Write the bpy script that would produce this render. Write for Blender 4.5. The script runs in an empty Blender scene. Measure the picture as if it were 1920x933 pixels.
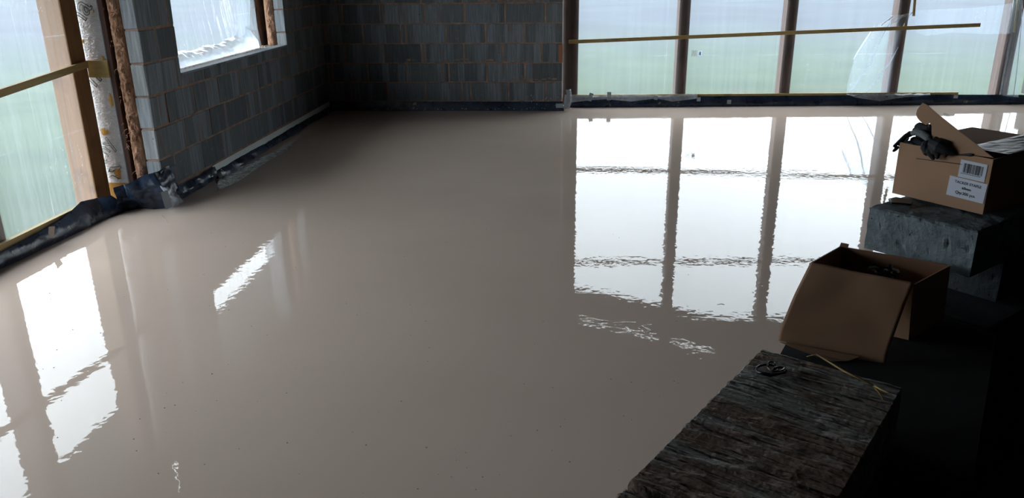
import bpy, bmesh, math, random
from mathutils import Vector, Matrix, noise

random.seed(7)
SC = bpy.context.scene
COL = SC.collection

# ------------------------------------------------------------------ camera
FPX, YAW, PITCH, ROLL, CAMH = 1473.06, -0.0700, 0.3403, -0.0111, 1.5914
_f = Vector((math.sin(YAW) * math.cos(PITCH), math.cos(YAW) * math.cos(PITCH), -math.sin(PITCH)))
_r = Vector((math.cos(YAW), -math.sin(YAW), 0))
_u = _r.cross(_f)
CR = math.cos(ROLL) * _r + math.sin(ROLL) * _u
CU = -math.sin(ROLL) * _r + math.cos(ROLL) * _u
CO = Vector((0, 0, CAMH))
cam = bpy.data.objects.new('camera', bpy.data.cameras.new('camera'))
COL.objects.link(cam)
m3 = Matrix((CR, CU, -_f)).transposed()
cam.matrix_world = Matrix.Translation(CO) @ m3.to_4x4()
cam.data.sensor_width = 36
cam.data.lens = FPX / 1920 * 36
cam.data.clip_start = 0.02
cam.data.clip_end = 500
SC.camera = cam

# ------------------------------------------------------------------ sky: bright overcast, brightest towards the veiled sun
SKY_BASE, SKY_SUN = 4.9, 8.4
world = bpy.data.worlds.new('sky')
SC.world = world
world.use_nodes = True
nt = world.node_tree
nt.nodes.clear()
def wn(t): return nt.nodes.new(t)
tc = wn('ShaderNodeTexCoord')
dot = wn('ShaderNodeVectorMath'); dot.operation = 'DOT_PRODUCT'
sd = Vector((-0.90, 0.0, 0.42)).normalized(); dot.inputs[1].default_value = sd
mr = wn('ShaderNodeMapRange'); mr.interpolation_type = 'SMOOTHSTEP'
mr.inputs[1].default_value = 0.1; mr.inputs[2].default_value = 1.0; mr.inputs[3].default_value = 0; mr.inputs[4].default_value = 1
nz = wn('ShaderNodeTexNoise'); nz.inputs['Scale'].default_value = 2.2; nz.inputs['Detail'].default_value = 4
nr = wn('ShaderNodeMapRange'); nr.inputs[1].default_value = .3; nr.inputs[2].default_value = .7; nr.inputs[3].default_value = .88; nr.inputs[4].default_value = 1.1
mx = wn('ShaderNodeMix'); mx.data_type = 'FLOAT'; mx.inputs[2].default_value = SKY_BASE; mx.inputs[3].default_value = SKY_SUN
mul = wn('ShaderNodeMath'); mul.operation = 'MULTIPLY'
bg = wn('ShaderNodeBackground'); bg.inputs[0].default_value = (0.88, 0.95, 1.0, 1)
wo = wn('ShaderNodeOutputWorld')
L = nt.links.new
L(tc.outputs['Generated'], dot.inputs[0]); L(dot.outputs['Value'], mr.inputs[0]); L(mr.outputs[0], mx.inputs[0])
L(tc.outputs['Generated'], nz.inputs['Vector']); L(nz.outputs['Fac'], nr.inputs[0])
L(mx.outputs[0], mul.inputs[0]); L(nr.outputs[0], mul.inputs[1]); L(mul.outputs[0], bg.inputs[1]); L(bg.outputs[0], wo.inputs[0])

SC.view_settings.view_transform = 'Standard'
SC.view_settings.look = 'None'
SC.view_settings.exposure = 0.0
SC.view_settings.gamma = 1.0
SC.view_settings.use_curve_mapping = False
SC.cycles.transparent_max_bounces = 16
SC.cycles.max_bounces = 10
SC.cycles.sample_clamp_indirect = 6

# ------------------------------------------------------------------ key measures
D, XA, XB, YE, Z0 = 9.482, -2.889, -0.037, 5.313, 0.1134
def GY(x): return 9.767 + 0.0455 * (x - XB)      # inner face of the glazed end wall
PX = -3.28                                       # inner face of the side glazing
WY0, WY1, WZ0, WZ1 = 5.83, 8.2, 0.888, 2.13      # window opening

def ray(px, py):
    return _f + CR * ((px - 960) / FPX) - CU * ((py - 466.5) / FPX)
def at(px, py, n, p):
    """the point of the plane (normal n through p) seen at that place of the photograph"""
    d = ray(px, py); n = Vector(n)
    return CO + d * ((Vector(p) - CO).dot(n) / d.dot(n))
def at_z(px, py, z): return at(px, py, (0, 0, 1), (0, 0, z))
def at_x(px, py, x): return at(px, py, (1, 0, 0), (x, 0, 0))
def at_y(px, py, y): return at(px, py, (0, 1, 0), (0, y, 0))
def at_g(px, py, off=0): return at(px, py, (-0.0455, 1, 0), (XB, 9.767 - off, 0))

# ------------------------------------------------------------------ helpers
def tag(o, label=None, cat=None, group=None, kind=None):
    if label: o['label'] = label
    if cat: o['category'] = cat
    if group: o['group'] = group
    if kind: o['kind'] = kind
    return o
def link(name, data, parent=None, mat=None):
    o = bpy.data.objects.new(name, data)
    COL.objects.link(o)
    if parent is not None: o.parent = parent
    if mat is not None and data is not None and not data.materials: data.materials.append(mat)
    return o
def empty(name, M=None):
    o = bpy.data.objects.new(name, None); COL.objects.link(o)
    o.empty_display_size = .05
    if M is not None: o.matrix_world = M if isinstance(M, Matrix) else Matrix.Translation(M)
    return o
def rel(o, e):  # keep world place under a parent Empty
    o.data.transform(e.matrix_world.inverted()); o.parent = e; return o
def mesh(name, verts, faces, smooth=False):
    me = bpy.data.meshes.new(name); me.from_pydata([tuple(v) for v in verts], [], faces); me.update()
    if smooth: me.polygons.foreach_set('use_smooth', [True] * len(me.polygons))
    return me
def bm_mesh(name, bm, smooth=False):
    bmesh.ops.recalc_face_normals(bm, faces=bm.faces)
    me = bpy.data.meshes.new(name); bm.to_mesh(me); bm.free()
    if smooth: me.polygons.foreach_set('use_smooth', [True] * len(me.polygons))
    return me
def box_bm(x0, x1, y0, y1, z0, z1, bevel=0, bm=None, M=None):
    bm = bm or bmesh.new()
    vs = [bm.verts.new((x, y, z)) for x in (x0, x1) for y in (y0, y1) for z in (z0, z1)]
    if M is not None:
        for v in vs: v.co = M @ v.co
    fs = [bm.faces.new([vs[i] for i in q]) for q in ((0, 1, 3, 2), (4, 6, 7, 5), (0, 4, 5, 1), (2, 3, 7, 6), (0, 2, 6, 4), (1, 5, 7, 3))]
    if bevel:
        es = list({e for f in fs for e in f.edges})
        bmesh.ops.bevel(bm, geom=es, offset=bevel, segments=1, affect='EDGES')
    return bm
def box(name, b, mat, parent=None, bevel=0, M=None):
    return link(name, bm_mesh(name, box_bm(*b, bevel=bevel, M=M)), parent, mat)
def rod(p0, p1, w, t, up=(0, 0, 1), bevel=.001, bm=None):
    """a straight sawn bar from p0 to p1"""
    p0 = Vector(p0); p1 = Vector(p1); x = (p1 - p0).normalized(); y = Vector(up).cross(x).normalized(); z = x.cross(y)
    M = Matrix((x, y, z)).transposed().to_4x4(); M.translation = p0
    return box_bm(0, (p1 - p0).length, -w / 2, w / 2, -t / 2, t / 2, bevel, bm, M)
def tube_data(pts, rads, seg=8, flat=None):
    """verts, faces of a tapered tube"""
    V, F = [], []; n = len(pts); pts = [Vector(p) for p in pts]
    prev = None
    for i, p in enumerate(pts):
        t = (pts[min(i + 1, n - 1)] - pts[max(i - 1, 0)]).normalized()
        a = prev or Vector((0, 0, 1))
        a = a - t * a.dot(t)
        if a.length < 1e-4: a = Vector((1, 0, 0)) - t * t.x
        a.normalize(); prev = a; b = t.cross(a)
        for k in range(seg):
            w = 2 * math.pi * k / seg
            V.append(p + rads[i] * (math.cos(w) * a * (flat or 1) + math.sin(w) * b))
    for i in range(n - 1):
        for k in range(seg):
            F.append((i * seg + k, i * seg + (k + 1) % seg, (i + 1) * seg + (k + 1) % seg, (i + 1) * seg + k))
    F.append(tuple(range(seg - 1, -1, -1))); F.append(tuple((n - 1) * seg + k for k in range(seg)))
    return V, F
def join_data(parts):
    V, F = [], []
    for v, f in parts:
        o = len(V); V += v; F += [tuple(i + o for i in q) for q in f]
    return V, F
def grid(nu, nv, fn):
    V = [fn(i / nu, j / nv) for j in range(nv + 1) for i in range(nu + 1)]
    F = [(j * (nu + 1) + i, j * (nu + 1) + i + 1, (j + 1) * (nu + 1) + i + 1, (j + 1) * (nu + 1) + i) for j in range(nv) for i in range(nu)]
    return V, F
def lerp(a, b, t): return a + (b - a) * t
def poly_at(pts, t):
    """point at parameter t (0..1) of a polyline"""
    n = len(pts) - 1; s = min(max(t, 0), 1) * n; i = min(int(s), n - 1)
    return Vector(pts[i]).lerp(Vector(pts[i + 1]), s - i)
def nse(x, y, z=0.0): return noise.noise(Vector((x, y, z)))
def fbm(x, y, z=0.0, o=4): return noise.fractal(Vector((x, y, z)), 1.0, 2.0, o)
def plate_px(poly, th):
    """a solid plate from coplanar outline points"""
    n = (poly[1] - poly[0]).cross(poly[2] - poly[0]).normalized() * th
    k = len(poly)
    V = list(poly) + [p + n for p in poly]
    F = [tuple(range(k)), tuple(range(2 * k - 1, k - 1, -1))] + [(i, (i + 1) % k, (i + 1) % k + k, i + k) for i in range(k)]
    bm = bmesh.new(); vs = [bm.verts.new(v) for v in V]
    for f in F: bm.faces.new([vs[i] for i in f])
    return bm

# ------------------------------------------------------------------ materials
def lin(c): return tuple((v / 255 / 12.92) if v / 255 <= .04045 else ((v / 255 + .055) / 1.055) ** 2.4 for v in c) + (1,)
class NM:
    def __init__(s, name):
        s.m = bpy.data.materials.new(name); s.m.use_nodes = True; s.t = s.m.node_tree; s.t.nodes.clear()
        s.out = s.n('ShaderNodeOutputMaterial'); s.tc = s.n('ShaderNodeTexCoord')
    def n(s, t, **k):
        o = s.t.nodes.new(t)
        for a, b in k.items(): setattr(o, a, b)
        return o
    def l(s, a, b): s.t.links.new(a, b)
    def co(s, scale=(1, 1, 1), rnd=False, src='Object', rot=(0, 0, 0)):
        mp = s.n('ShaderNodeMapping'); mp.inputs['Scale'].default_value = scale; mp.inputs['Rotation'].default_value = rot
        s.l(s.tc.outputs[src], mp.inputs['Vector'])
        if rnd:
            oi = s.n('ShaderNodeObjectInfo'); mu = s.n('ShaderNodeMath', operation='MULTIPLY'); mu.inputs[1].default_value = 37.0
            s.l(oi.outputs['Random'], mu.inputs[0]); s.l(mu.outputs[0], mp.inputs['Location'])
        return mp.outputs[0]
    def noise(s, v, sc, det=4, rough=.55, dist=0):
        o = s.n('ShaderNodeTexNoise'); o.inputs['Scale'].default_value = sc; o.inputs['Detail'].default_value = det
        o.inputs['Roughness'].default_value = rough; o.inputs['Distortion'].default_value = dist; s.l(v, o.inputs['Vector']); return o.outputs['Fac']
    def ramp(s, f, stops):
        o = s.n('ShaderNodeValToRGB'); e = o.color_ramp.elements
        while len(e) < len(stops): e.new(.5)
        for k, (p, c) in enumerate(stops): e[k].position = p; e[k].color = c if len(c) == 4 else (*c, 1)
        s.l(f, o.inputs[0]); return o.outputs[0]
    def rng(s, f, a, b, c=0, d=1, smooth=False):
        o = s.n('ShaderNodeMapRange')
        if smooth: o.interpolation_type = 'SMOOTHSTEP'
        for i, v in enumerate((a, b, c, d)): o.inputs[i + 1].default_value = v
        s.l(f, o.inputs[0]); return o.outputs[0]
    def mix(s, f, a, b, mode='MIX'):
        o = s.n('ShaderNodeMix', data_type='RGBA', blend_type=mode)
        if isinstance(f, (int, float)): o.inputs[0].default_value = f
        else: s.l(f, o.inputs[0])
        for i, v in ((6, a), (7, b)):
            if isinstance(v, tuple): o.inputs[i].default_value = v if len(v) == 4 else (*v, 1)
            else: s.l(v, o.inputs[i])
        return o.outputs[2]
    def math(s, op, a, b=None):
        o = s.n('ShaderNodeMath', operation=op)
        for i, v in enumerate((a, b)):
            if v is None: continue
            if isinstance(v, (int, float)): o.inputs[i].default_value = v
            else: s.l(v, o.inputs[i])
        return o.outputs[0]
    def bump(s, h, dist, prev=None, strength=1):
        o = s.n('ShaderNodeBump'); o.inputs['Distance'].default_value = dist; o.inputs['Strength'].default_value = strength
        s.l(h, o.inputs['Height'])
        if prev is not None: s.l(prev, o.inputs['Normal'])
        return o.outputs[0]
    def pbr(s, col, rough=.6, normal=None, metal=0, spec=.5, ior=1.45):
        p = s.n('ShaderNodeBsdfPrincipled')
        if isinstance(col, tuple): p.inputs['Base Color'].default_value = col
        else: s.l(col, p.inputs['Base Color'])
        if isinstance(rough, (int, float)): p.inputs['Roughness'].default_value = rough
        else: s.l(rough, p.inputs['Roughness'])
        p.inputs['Metallic'].default_value = metal; p.inputs['IOR'].default_value = ior
        p.inputs['Specular IOR Level'].default_value = spec
        if normal is not None: s.l(normal, p.inputs['Normal'])
        s.l(p.outputs[0], s.out.inputs[0]); s.p = p
        return s.m

def mat_block(name, lo, hi, rust=True, streak=(60, 60, 3), pat_=.42):
    n = NM(name); v = n.co(rnd=True); oi = n.n('ShaderNodeObjectInfo')
    base = n.mix(oi.outputs['Random'], lin(lo), lin(hi))
    st = n.noise(n.co(streak, rnd=True), 1.0, 3)
    patch = n.rng(n.noise(n.co((5, 5, .12), rnd=True), 1.0, 0), .52, .54)
    c = n.mix(n.math('MULTIPLY', patch, pat_), base, lin((150, 160, 170)))
    c = n.mix(n.rng(st, .35, .7, 0, .5), c, lin((52, 58, 62)))
    c = n.mix(n.rng(n.noise(v, 26, 3), .62, .75, 0, .35 if pat_ else 0), c, lin((150, 152, 150)))
    if rust:
        c = n.mix(n.rng(n.noise(n.co((9, 9, 2), rnd=True), 1.0, 3), .60, .72, 0, .55), c, lin((120, 84, 66)))
    hole = n.rng(n.noise(v, 60, 2), .70, .76)
    c = n.mix(n.math('MULTIPLY', hole, .8), c, lin((22, 22, 24)))
    b = n.bump(n.noise(v, 120, 3), .002); b = n.bump(st, .0015, b); b = n.bump(n.math('SUBTRACT', 1.0, hole), .002, b)
    return n.pbr(c, .85, b)
M_BLOCK = mat_block('concrete_block_material', (92, 100, 104), (122, 128, 130))
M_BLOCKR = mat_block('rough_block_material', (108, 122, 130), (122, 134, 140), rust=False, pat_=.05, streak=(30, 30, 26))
M_BLOCKD = mat_block('shaded_block_material', (34, 40, 46), (44, 50, 56), rust=False, pat_=0, streak=(30, 30, 26))  # dark colour stands in for the shade on the low wall and recessed block
M_PALE = mat_block('lit_block_end_material', (150, 155, 160), (165, 168, 170), rust=False)  # daylight on the block ends put into the colour, with some whitish laitance
def mat_mortar():
    n = NM('mortar_material'); v = n.co()
    c = n.ramp(n.noise(v, 9, 4), [(.3, lin((122, 102, 90))), (.6, lin((158, 130, 114))), (.8, lin((180, 158, 144)))])
    return n.pbr(c, .95, n.bump(n.noise(v, 90, 4), .004))
M_MORTAR = mat_mortar()
def mat_timber(name, a, b, axis='z', rough=.7):
    n = NM(name); sc = {'x': (1.2, 30, 30), 'y': (30, 1.2, 30), 'z': (30, 30, 1.2)}[axis]
    g = n.noise(n.co(sc, rnd=True), 1.0, 4, dist=.6)
    c = n.mix(n.rng(g, .3, .7), lin(a), lin(b))
    c = n.mix(n.rng(n.noise(n.co((3, 3, 3), rnd=True), 1.6, 3), .55, .75, 0, .6), c, tuple(x * .45 for x in lin(a)[:3]) + (1,))
    return n.pbr(c, rough, n.bump(g, .0012))
M_STUD = mat_timber('post_timber_material', (80, 60, 52), (106, 80, 68))
M_GOLD = mat_timber('jamb_timber_material', (124, 90, 58), (146, 108, 70))
M_BATX = mat_timber('batten_timber_material', (150, 128, 78), (176, 154, 98), 'x')
M_BATY = mat_timber('side_batten_timber_material', (150, 128, 84), (176, 154, 102), 'y')
M_DARKT = mat_timber('dark_board_material', (64, 44, 40), (80, 54, 46))
M_ROOF = mat_timber('roof_deck_material', (70, 60, 52), (88, 74, 62), 'y', .9)

def mat_poly(name, haze, streak=.12, speck=.5, wr=.0, facing=.35, vertical=True, dif=.25):
    n = NM(name); v = n.co()
    st = n.noise(n.co((26, 26, .6) if vertical else (3, 26, 26)), 1.0, 3)
    f = n.rng(st, .35, .75, haze, haze + streak)
    sp = n.noise(v, 42, 2, .7); area = n.rng(n.noise(v, 1.6, 2), .5, .62)
    f = n.math('ADD', f, n.math('MULTIPLY', n.math('MULTIPLY', n.rng(sp, .64, .70), area), speck))
    # creases left by folding
    sx = n.n('ShaderNodeSeparateXYZ'); n.l(v, sx.inputs[0])
    wob = n.math('MULTIPLY', n.noise(v, 3, 2), .03)
    gate = n.rng(n.noise(v, 2.4, 3), .42, .58, .05, 1)
    for a, sp_ in ((n.math('ADD', sx.outputs[0], sx.outputs[1]), .69), (sx.outputs[2], .31)):
        d_ = n.math('PINGPONG', n.math('ADD', a, wob), sp_)
        f = n.math('ADD', f, n.math('MULTIPLY', n.rng(d_, 0, .007, .16, 0), gate))
    lw = n.n('ShaderNodeLayerWeight'); lw.inputs[0].default_value = .35
    f = n.math('ADD', f, n.math('MULTIPLY', n.math('POWER', lw.outputs['Facing'], 2.0), facing))
    f = n.math('MINIMUM', f, .95)
    wv = n.noise(n.co((9, 9, 2.5)), 1.0, 3)
    b = n.bump(wv, .01)
    tr = n.n('ShaderNodeBsdfTransparent'); tr.inputs[0].default_value = (.93, .965, .98, 1)
    tl = n.n('ShaderNodeBsdfTranslucent'); tl.inputs[0].default_value = (.66, .73, .83, 1)
    df = n.n('ShaderNodeBsdfDiffuse'); df.inputs[0].default_value = (.8, .84, .88, 1)
    m1 = n.n('ShaderNodeMixShader'); m1.inputs[0].default_value = dif; n.l(tl.outputs[0], m1.inputs[1]); n.l(df.outputs[0], m1.inputs[2])
    m2 = n.n('ShaderNodeMixShader'); n.l(f, m2.inputs[0]); n.l(tr.outputs[0], m2.inputs[1]); n.l(m1.outputs[0], m2.inputs[2])
    gl = n.n('ShaderNodeBsdfGlossy'); gl.inputs['Roughness'].default_value = .12; gl.inputs[0].default_value = (1, 1, 1, 1); n.l(b, gl.inputs['Normal'])
    fr = n.n('ShaderNodeFresnel'); fr.inputs[0].default_value = 1.4; n.l(b, fr.inputs['Normal'])
    m3_ = n.n('ShaderNodeMixShader'); n.l(n.math('MULTIPLY', fr.outputs[0], .8), m3_.inputs[0]); n.l(m2.outputs[0], m3_.inputs[1]); n.l(gl.outputs[0], m3_.inputs[2])
    n.l(m3_.outputs[0], n.out.inputs[0]); return n.m
M_POLY = mat_poly('polythene_material', .065, .06, .2)
M_POLY2 = mat_poly('polythene_fold_material', .17, .12, .2, facing=.5)
M_POLY4 = mat_poly('polythene_pile_material', .78, .2, .2, facing=.1, dif=.12)
M_POLY3 = mat_poly('polythene_crumple_material', .42, .25, .3, facing=.6, dif=.5)

def mat_screed():
    n = NM('wet_screed_material'); v = n.co(src='Object')
    c = n.ramp(n.noise(v, .8, 4), [(.3, lin((198, 179, 166))), (.7, lin((206, 187, 173)))])
    r = n.rng(n.noise(v, 1.1, 3), .35, .7, .002, .012)
    b = n.bump(n.noise(v, 1.7, 2), .0009)
    b = n.bump(n.noise(v, 24, 1, .4), .00027, b)
    b = n.bump(n.noise(n.co((55, 80, 1)), 1.0, 1, .5), .00003, b)
    # trowel drag lines that lie across the pour
    drag = n.noise(n.co((.35, 7, 1)), 1.0, 2)
    b = n.bump(n.math('MULTIPLY', n.rng(drag, .6, .72), n.noise(v, 40, 2)), .00022, b)
    # little popped bubbles
    vo = n.n('ShaderNodeTexVoronoi'); vo.inputs['Scale'].default_value = 7; n.l(v, vo.inputs['Vector'])
    pop = n.math('MULTIPLY', n.rng(vo.outputs['Distance'], 0, .035, 1, 0), n.rng(n.noise(v, 2.1, 2), .52, .6))
    b = n.bump(pop, .0012, b)
    return n.pbr(c, r, b, ior=1.42)
M_SCREED = mat_screed()
def mat_dpm():
    n = NM('black_membrane_material'); v = n.co()
    spl = n.math('MULTIPLY', n.rng(n.noise(v, 14, 5, .7), .60, .64), n.rng(n.noise(v, 2.0, 2), .5, .6))
    c = n.mix(n.rng(n.noise(v, 5, 3), .4, .7), lin((24, 36, 54)), lin((46, 62, 84)))
    c = n.mix(spl, c, lin((150, 140, 128)))
    return n.pbr(c, n.rng(n.noise(v, 8, 3), .3, .7, .22, .45), n.bump(n.noise(v, 18, 3), .004), spec=.6)
M_DPM = mat_dpm()
def plain(name, col, rough=.6, bsc=60, bd=.0008, metal=0, var=.15, spec=.5):
    n = NM(name); v = n.co(rnd=True); a = lin(col); k = 1 - var
    c = n.mix(n.noise(v, 6, 3), tuple(x * k for x in a[:3]) + (1,), tuple(min(1, x * (1 + var)) for x in a[:3]) + (1,))
    return n.pbr(c, rough, n.bump(n.noise(v, bsc, 3), bd) if bd else None, metal, spec)
M_CARD = plain('cardboard_material', (176, 138, 110), .8, 90, .0004)
M_CARDIN = plain('cardboard_inside_material', (150, 116, 92), .85, 90, .0004)
M_LABEL = plain('label_paper_material', (214, 218, 232), .5, 60, .0001, var=.03)
M_INK = plain('ink_material', (34, 36, 48), .6, 60, 0, var=.03)
M_GREEN = plain('green_print_material', (20, 66, 50), .6, 60, 0, var=.05)
M_TAPE = plain('grey_tape_material', (150, 160, 168), .35, 30, .001)
M_FOAM = plain('white_foam_material', (206, 212, 208), .6, 40, .001, var=.08)
M_PIR = plain('yellow_foam_material', (206, 164, 92), .9, 120, .002)
M_GLOVE = plain('black_glove_material', (22, 25, 31), .7, 220, .0008, var=.3)
M_CUFF = plain('grey_knit_material', (112, 118, 120), .9, 260, .0015)
M_BLACKP = plain('black_plastic_material', (20, 24, 28), .3, 60, 0)
M_STRAW = plain('straw_material', (206, 172, 98), .5, 80, .0003)
M_ORANGE = plain('orange_clay_material', (158, 108, 80), .9, 60, .002)
M_BARK = plain('rubble_infill_material', (150, 138, 126), .95, 50, .004, var=.4)
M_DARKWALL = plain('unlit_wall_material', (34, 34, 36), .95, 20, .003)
M_EARTH = plain('bare_floor_material', (34, 32, 31), .95, 12, .006)
def mat_clear_tape():
    n = NM('clear_tape_material')
    m = n.pbr(lin((84, 64, 50)), .3, n.bump(n.noise(n.co((25, 9, 8)), 1.0, 2), .0015), spec=.3); return m
M_CTAPE = mat_clear_tape()
def mat_foil():
    n = NM('foil_facing_material'); v = n.co()
    w = n.noise(n.co((30, 30, 60)), 1.0, 4, .6, 1.2)
    return n.pbr(n.mix(w, lin((196, 200, 208)), lin((235, 238, 244))), .38, n.bump(w, .012), metal=.12)
M_FOIL = mat_foil()
def mat_fibre():
    n = NM('brown_fibre_material'); v = n.co()
    f = n.noise(n.co((30, 30, 9)), 1.0, 6, .7, 1.5)
    c = n.ramp(f, [(.25, lin((110, 76, 58))), (.5, lin((188, 144, 116))), (.75, lin((226, 192, 166)))])
    return n.pbr(c, .95, n.bump(f, .01))
M_FIBRE = mat_fibre()
def mat_top():
    """old block face laid upwards: grey concrete with brown mud dragged across"""
    n = NM('muddy_block_material'); v = n.co()
    mud = n.noise(n.co((15, 6, 5)), 1.0, 4, .6, .5)
    st = n.noise(n.co((190, 5, 20)), 1.0, 3, .6, .2)
    c = n.mix(n.rng(st, .35, .65), lin((116, 114, 112)), lin((178, 176, 172)))
    c = n.mix(n.rng(mud, .41, .55, 0, .92), c, n.ramp(n.noise(n.co((30, 90, 20)), 1.0, 4), [(.3, lin((112, 92, 80))), (.6, lin((156, 130, 114))), (.8, lin((188, 162, 144)))]))
    c = n.mix(n.rng(n.noise(v, 70, 3), .66, .74, 0, .5), c, lin((150, 146, 142)))
    c = n.mix(n.rng(n.noise(n.co((170, 13, 20)), 1.0, 3, .65, .3), .56, .60, 0, .85), c, lin((34, 30, 28)))
    return n.pbr(c, .8, n.bump(n.noise(v, 160, 4), .002))
M_TOP = mat_top()
def mat_ground():
    n = NM('field_ground_material'); v = n.co()
    d = n.n('ShaderNodeVectorMath', operation='LENGTH'); n.l(v, d.inputs[0])
    far = n.rng(n.math('ADD', d.outputs['Value'], n.rng(n.noise(v, .12, 3), 0, 1, -6, 6)), 12, 30)
    g = n.ramp(n.noise(v, .7, 5), [(.3, lin((42, 61, 44))), (.7, lin((58, 75, 52)))])
    y = n.ramp(n.noise(v, .2, 4), [(.3, lin((50, 58, 68))), (.7, lin((62, 70, 80)))])
    return n.pbr(n.mix(far, g, y), .95)
M_GROUND = mat_ground()
M_WHITEST = plain('render_board_material', (120, 118, 114), .9)

# ------------------------------------------------------------------ setting: ground outside, screed, roof
S = lambda o, label=None: tag(o, label, kind='structure')
gv, gf = grid(40, 40, lambda u, v: Vector((lerp(-160, 160, u), lerp(-120, 200, v), -0.22 + .05 * nse(u * 9, v * 9))))
S(link('ground', mesh('ground', gv, gf, True), None, M_GROUND))
A33 = math.radians(33.5)
DA = Vector((math.sin(A33), math.cos(A33), 0)); NA = Vector((DA.y, -DA.x, 0))         # near run of the low wall
DB = Vector((.772, .635, 0)).normalized(); NB = Vector((DB.y, -DB.x, 0))               # far run
FLc = Vector((.330, 1.197, 0))                                                       # far corner of the near run, room side
A0 = FLc - DA * 1.55                                                                 # near end
BL = Vector((.684, 1.719, 0)) - DB * .0                                              # rear block, room-side corner
B0 = BL - DB * .0
B1 = BL + DB * 3.0
midA0, midA1 = A0 + NA * .1, FLc + NA * .1 + DA * .12
midB0, midB1 = B0 + NB * .1, B1 + NB * .1
out = [Vector((-3.27, -1.0, 0)), Vector((midA0.x - .02, -1.0, 0)), midA0, midA1, midB0, midB1, midB1 + DB * 2.2, Vector((5.6, 6.0, 0)), Vector((5.6, 10.05, 0)), Vector((0, 9.78, 0)), Vector((XB - .01, D + .01, 0)), Vector((XA - .05, D + .01, 0)), Vector((XA - .05, 5.33, 0)), Vector((-3.27, 5.33, 0))]
bm = bmesh.new(); bm.faces.new([bm.verts.new(p) for p in out]); r = bmesh.ops.extrude_face_region(bm, geom=bm.faces[:])
for e in r['geom']:
    if isinstance(e, bmesh.types.BMVert): e.co.z = -.12
S(link('floor', bm_mesh('floor', bm), None, M_SCREED))
S(box('floor_sub', (PX - .1, 5.7, -1.15, 9.95, -.2, -.125), M_EARTH))
S(box('ceiling', (-4.15, 5.8, -1.2, 10.6, 3.75, 3.85), M_ROOF))
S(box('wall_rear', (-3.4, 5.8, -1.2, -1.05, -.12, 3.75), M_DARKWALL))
S(box('wall_light_blocker', (1.34, 1.46, -1.0, 1.86, -.12, 3.74), M_DARKWALL))  # added out of view to keep bounce light off the camera side
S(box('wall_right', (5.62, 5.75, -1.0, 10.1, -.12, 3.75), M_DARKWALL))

# ------------------------------------------------------------------ block walls
def block_mesh(l, w, h, seed, bev=.004):
    rr = random.Random(seed); bm = box_bm(-l / 2, l / 2, -w / 2, w / 2, -h / 2, h / 2, bev)
    for v in bm.verts: v.co += Vector((rr.uniform(-1, 1), rr.uniform(-1, 1), rr.uniform(-1, 1))) * .0025
    me = bm_mesh('block', bm); me.materials.append(M_BLOCK); return me
BLK = [block_mesh(.44, .1, .215, i) for i in range(6)]
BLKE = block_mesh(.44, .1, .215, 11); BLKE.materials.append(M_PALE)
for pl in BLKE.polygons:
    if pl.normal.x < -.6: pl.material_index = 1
def put_block(parent, c, rz, sx=1.0, sz=.985, me=None, mat=None):
    o = bpy.data.objects.new('block', me or random.choice(BLK)); COL.objects.link(o); o.parent = parent
    j = random.uniform(-.002, .002)
    o.location = c + Vector((math.sin(rz) * j, -math.cos(rz) * j, 0)); o.rotation_euler = (0, 0, rz); o.scale = (sx, 1, sz)
    return o
wb = empty('wall_back', Vector((0, D, 0))); S(wb)
box('mortar_bed', (XA - .1, XB - .012, .004, .095, 0, 3.75), M_MORTAR, wb)
pat = [[.205, .446, .455, .104, .44, .467, .446, .44], [.45, .455, .455, .065, .446, .472, .43, .30], [.248, .463, .463, .463, .045, .463, .463, .4],
       [.458, .455, .463, .48, .06, .455, .455, .2], [.21, .47, .47, .47, .48, .05, .45, .45], [.25, .45, .47, .49, .48, .08, .45, .3]]
for k in range(16):
    x = XB
    for w in pat[k % 6]:
        w = min(w, x - (XA - .02))
        if w > .03: put_block(wb, Vector((x - w / 2, .05, Z0 + .225 * k + .1125)), 0, (w - .019) / .44)
        x -= w
        if x < XA: break
box('clay_brick', (XB - .055, XB - .004, -.004, .1, Z0 + .225 * 2.02, Z0 + .225 * 2.93), M_ORANGE, wb, .003)
# mortar smears run along two beds of this wall
vf = []
for (k, x0, x1) in ((2, -1.9, -.1), (1, -.6, -.1), (5, -1.0, -.4)):
    for i in range(26):
        x = random.uniform(x0, x1); z = Z0 + .225 * k + random.uniform(.0, .045); s_ = random.uniform(.012, .04)
        a = Vector((x, -.004, z)); k0 = len(vf)
        vf.append(([a + Vector((s_ * math.cos(t), -.001 * random.random(), .35 * s_ * math.sin(t) * random.uniform(.5, 1.2))) for t in [q * math.pi / 3 for q in range(6)]], [tuple(range(6))]))
sm = link('mortar_smear', mesh('mortar_smear', *join_data(vf)), wb, M_MORTAR); tag(sm, kind='stuff')
S(box('wall_outer', (XA - .4, XB - .01, 9.62, 9.72, -.1, 3.75), M_MORTAR))

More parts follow.
